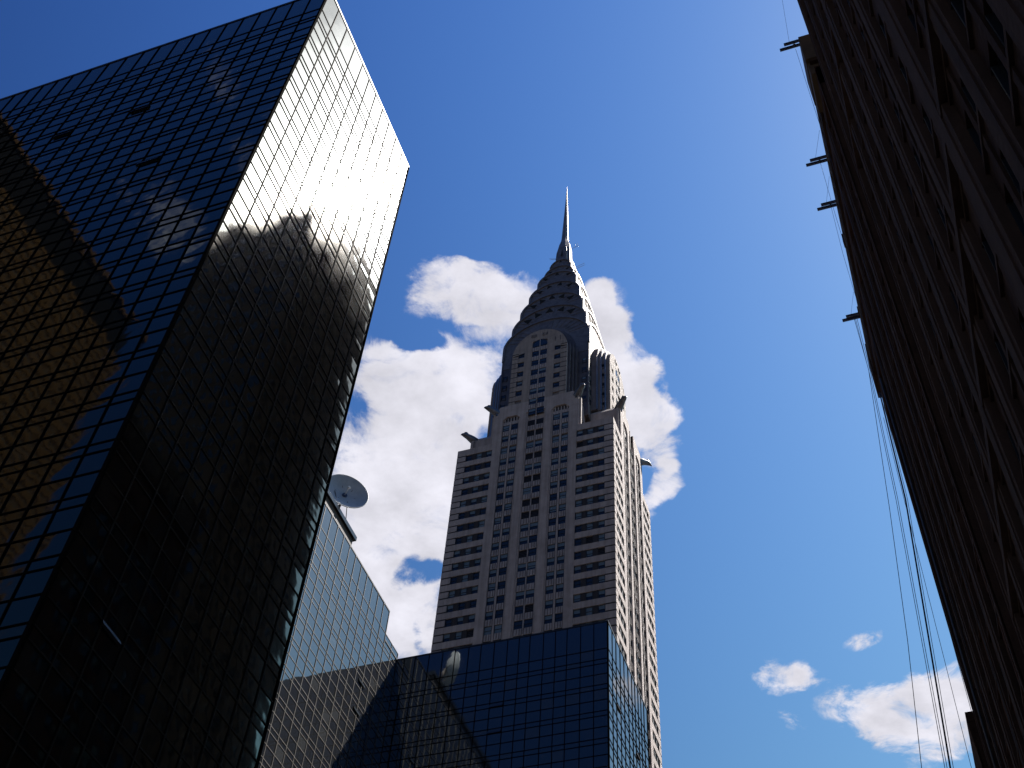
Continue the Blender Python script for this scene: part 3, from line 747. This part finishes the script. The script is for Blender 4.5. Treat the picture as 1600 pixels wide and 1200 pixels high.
b = MB(); b.tube([(5.2, -.10, G0), (5.2, -.10, 77)], .09, 'rust'); b.build('drain_pipe', rb)

rc, _ = block('brick_building', 'low dark building whose roof corner shows at the bottom right under the cables', 3.82, 70.0, 86, 49.2, 20, 3.2, 3.6, ('brownA', 'brownA'), pier=1.1, proud=.1, most=40)
b = MB()
b.box(-.02, 16.02, -.22, 20, 49.2, 49.95, 'brownA')
for q in range(8): b.box(0.02, 15.98, -.20+.022*q, .4, 49.15-(q+1)*.6, 49.2-q*.6, 'brownA')
for q in range(6): b.box(0.01, 15.99, -.30+.04*(5-q)*.5, .4, 43.6-(q+1)*.5, 43.62-q*.5, 'redA')
b.build('cornice', rc)

# tall block beyond, seen in the mirror glass
rt_, _ = block('brick_tower', 'tall beige brick tower across the street, reflected dark in the sunlit glass corner', 21.6, 91.8, 113.0, 195.5, 40, 3.0, 3.7, ('beigeT', 'beigeT'), pier=1.0, proud=.5, nwin=1, most=0, zlow=20, cat='tower')
b = MB()
for q in range(8): b.box(q*2.8+.2, q*2.8+1.3, -.5, .8, 193, 196.3+.5*(q % 2), 'beigeT')
for q in range(14): b.box(20.4, 21.5, .6+q*2.8, 1.8+q*2.8, 193, 196.2+.6*(q % 2), 'beigeT')
b.box(.1, 21.1, .1, 39.9, 195.2, 195.9, 'beigeT')
b.build('parapet', rt_)
b = MB()
for k in range(44):
    for q in range(12): b.box(21.17, 21.22, 1.4+q*3.2, 3.0+q*3.2, 20+k*3.9, 22.2+k*3.9, 'pane')
b.build('window_band', rt_)

mt = thing('office_tower', (-161, -82.8, 0), 'huge brown office slab with a dark roof band, mirrored in the left glass wall', 'tower', rz=PI/2)
b = MB(); b.box(0, 94, .5, 35, G0, 231, 'brownM'); b.build('wall', mt)
b = MB(); b.box(.2, 93.8, .35, 34.8, 231, 244.5, 'bandM'); b.box(-.2, 94.2, -.1, 35.2, 244.5, 246, 'brownM'); b.build('roof_band', mt)
b = MB()
for j in range(48): b.box(j*2, j*2+.55, -.15, .5, 30, 231, 'brownM')
for k in range(58): b.box(0, 94, .05, .5, 30+k*3.5, 31.5+k*3.5, 'brownM')
b.build('precast_grid', mt)
b = MB(); b.box(.1, 93.9, .42, .49, 30, 230.9, 'slot'); b.build('glazing', mt)

# ------------------------------------------------------------------ davits and cables
DAV = ((38.35, 2.25, 'davit beam highest up on the roof edge of the dark right hand block'), (48.1, 2.3, 'davit beam second from the top along the dark roof edge'),
       (52.2, 2.4, 'davit beam third from the top along the dark roof edge'), (63.4, 2.45, 'lowest of the four davit beams jutting from the dark roof edge'))
proto = None
for n, (y, xt, lab) in enumerate(DAV):
    if proto is None:
        root = thing('roof_davit', (0, y, 85.05), lab, 'davit', 'davit beams along the dark roof edge')
        b = MB()
        b.box(0, 3.2, -.06, .06, .30, .33, 'beam'); b.box(0, 3.2, -.06, .06, .03, .06, 'beam'); b.box(0, 3.2, -.015, .015, .06, .30, 'beam'); be = b.build('beam', root, (0, .16, 0))
        b = MB()
        b.box(.35, 3.3, -.06, .06, .30, .33, 'beam'); b.box(.35, 3.3, -.06, .06, .03, .06, 'beam'); b.box(.35, 3.3, -.015, .015, .06, .30, 'beam'); b.build('beam', root, (0, -.16, 0))
        b = MB(); b.box(2.2, 2.5, -.4, .4, 0, .03, 'beam'); b.box(3.1, 3.4, -.4, .4, 0, .03, 'beam'); b.tube([(3.2, .3, .03), (2.4, .0, .9), (2.4, 0, .33)], .05, 'beam'); b.build('base_frame', root)
        b = MB(); b.tube([(1.05, -.05, -.02), (1.05, .05, -.02)], .13, 'beam', 12); b.box(1.0, 1.1, -.09, .09, -.02, .05, 'beam'); b.build('pulley', root)
        proto = root; kids = list(root.children)
    else:
        root = proto.copy(); COL.objects.link(root); root['label'] = lab
        for c in kids:
            q = c.copy(); COL.objects.link(q); q.parent = root
    root.location = (xt, y, 85.05)
def cable(pts, r, lab, grp=None):
    b = MB(); b.tube(pts, r, 'cable', 5); o = b.build('cable'); return tag(o, lab, 'cable', grp or 'cables hanging along the dark building')
cable([(3.4, 63.4, 84.95), (3.37, 63.2, 77.7), (2.15, 63.2, 62.2), (1.15, 63.2, 50.9), (.17, 63.2, 41.9), (-3.4, 63.2, G0)], .022, 'thin cable hanging farthest out from the dark building, leftmost of the bunch')
cable([(3.5, 63.4, 84.95), (3.35, 63.3, 77.0), (2.74, 63.2, 63.1), (1.40, 63.2, 41.7), (-1.2, 63.2, G0)], .020, 'left one of the close pair of thin cables beside the thick cable')
cable([(3.62, 63.4, 84.95), (3.45, 63.3, 77.0), (2.86, 63.2, 63.1), (1.52, 63.2, 41.7), (-1.0, 63.2, G0)], .020, 'right one of the close pair of thin cables, next to the thick cable')
cable([(3.85, 66, 78), (3.50, 66, 65.7), (1.76, 66, 43.5), (-1.6, 66, G0)], .058, 'thickest dark cable in the middle of the bunch')
cable([(3.95, 66, 78), (3.64, 66, 65.7), (1.93, 66, 43.5), (-1.4, 66, G0)], .020, 'thin cable just right of the thickest cable')
cable([(3.80, 69.6, 79), (3.55, 70, 66.6), (3.12, 70, 47.4), (2.0, 70, G0)], .018, 'faint thin cable hanging between the bunch and the low roof corner')
cable([(4.42, 72.4, 80), (4.40, 72.4, 61.5), (4.28, 72.4, 49.9)], .014, 'faint thin cable ending on the low roof corner, farther from the wall')
cable([(4.40, 74.2, 80), (4.38, 74.2, 62), (4.22, 74.2, 49.9)], .018, 'thin cable ending on the low roof corner, close along the wall edge')
for (y, xt, lab) in ((38.35, 2.25, 'thin cable dropping from the topmost davit beam'), (48.1, 2.3, 'thin cable dropping from the second davit beam from the top'), (52.2, 2.4, 'thin cable dropping from the third davit beam from the top'), (63.4, 2.45, 'thin cable dropping from the lowest davit beam')):
    if y < 60: cable([(xt+1.05, y, 84.95), (3.30, y, 78), (3.34, y, 50), (3.3, y, G0)], .013, lab)
    cable([(xt+.75, y-.05, 85.35), (xt+1.6, y-6, 96 if y < 40 else 85.5)] if y < 40 else [(xt+.75, y-.05, 85.35), (3.8, y-2.5, 85.2)], .010, lab.replace('dropping from', 'staying').replace('thin cable', 'thin stay wire'), 'stay wires of the davit beams')

# lift the whole place so that the street lies at z = 0
for o in S.objects:
    if o.parent is None and o.type not in ('CAMERA', 'LIGHT'): o.location.z += EYE
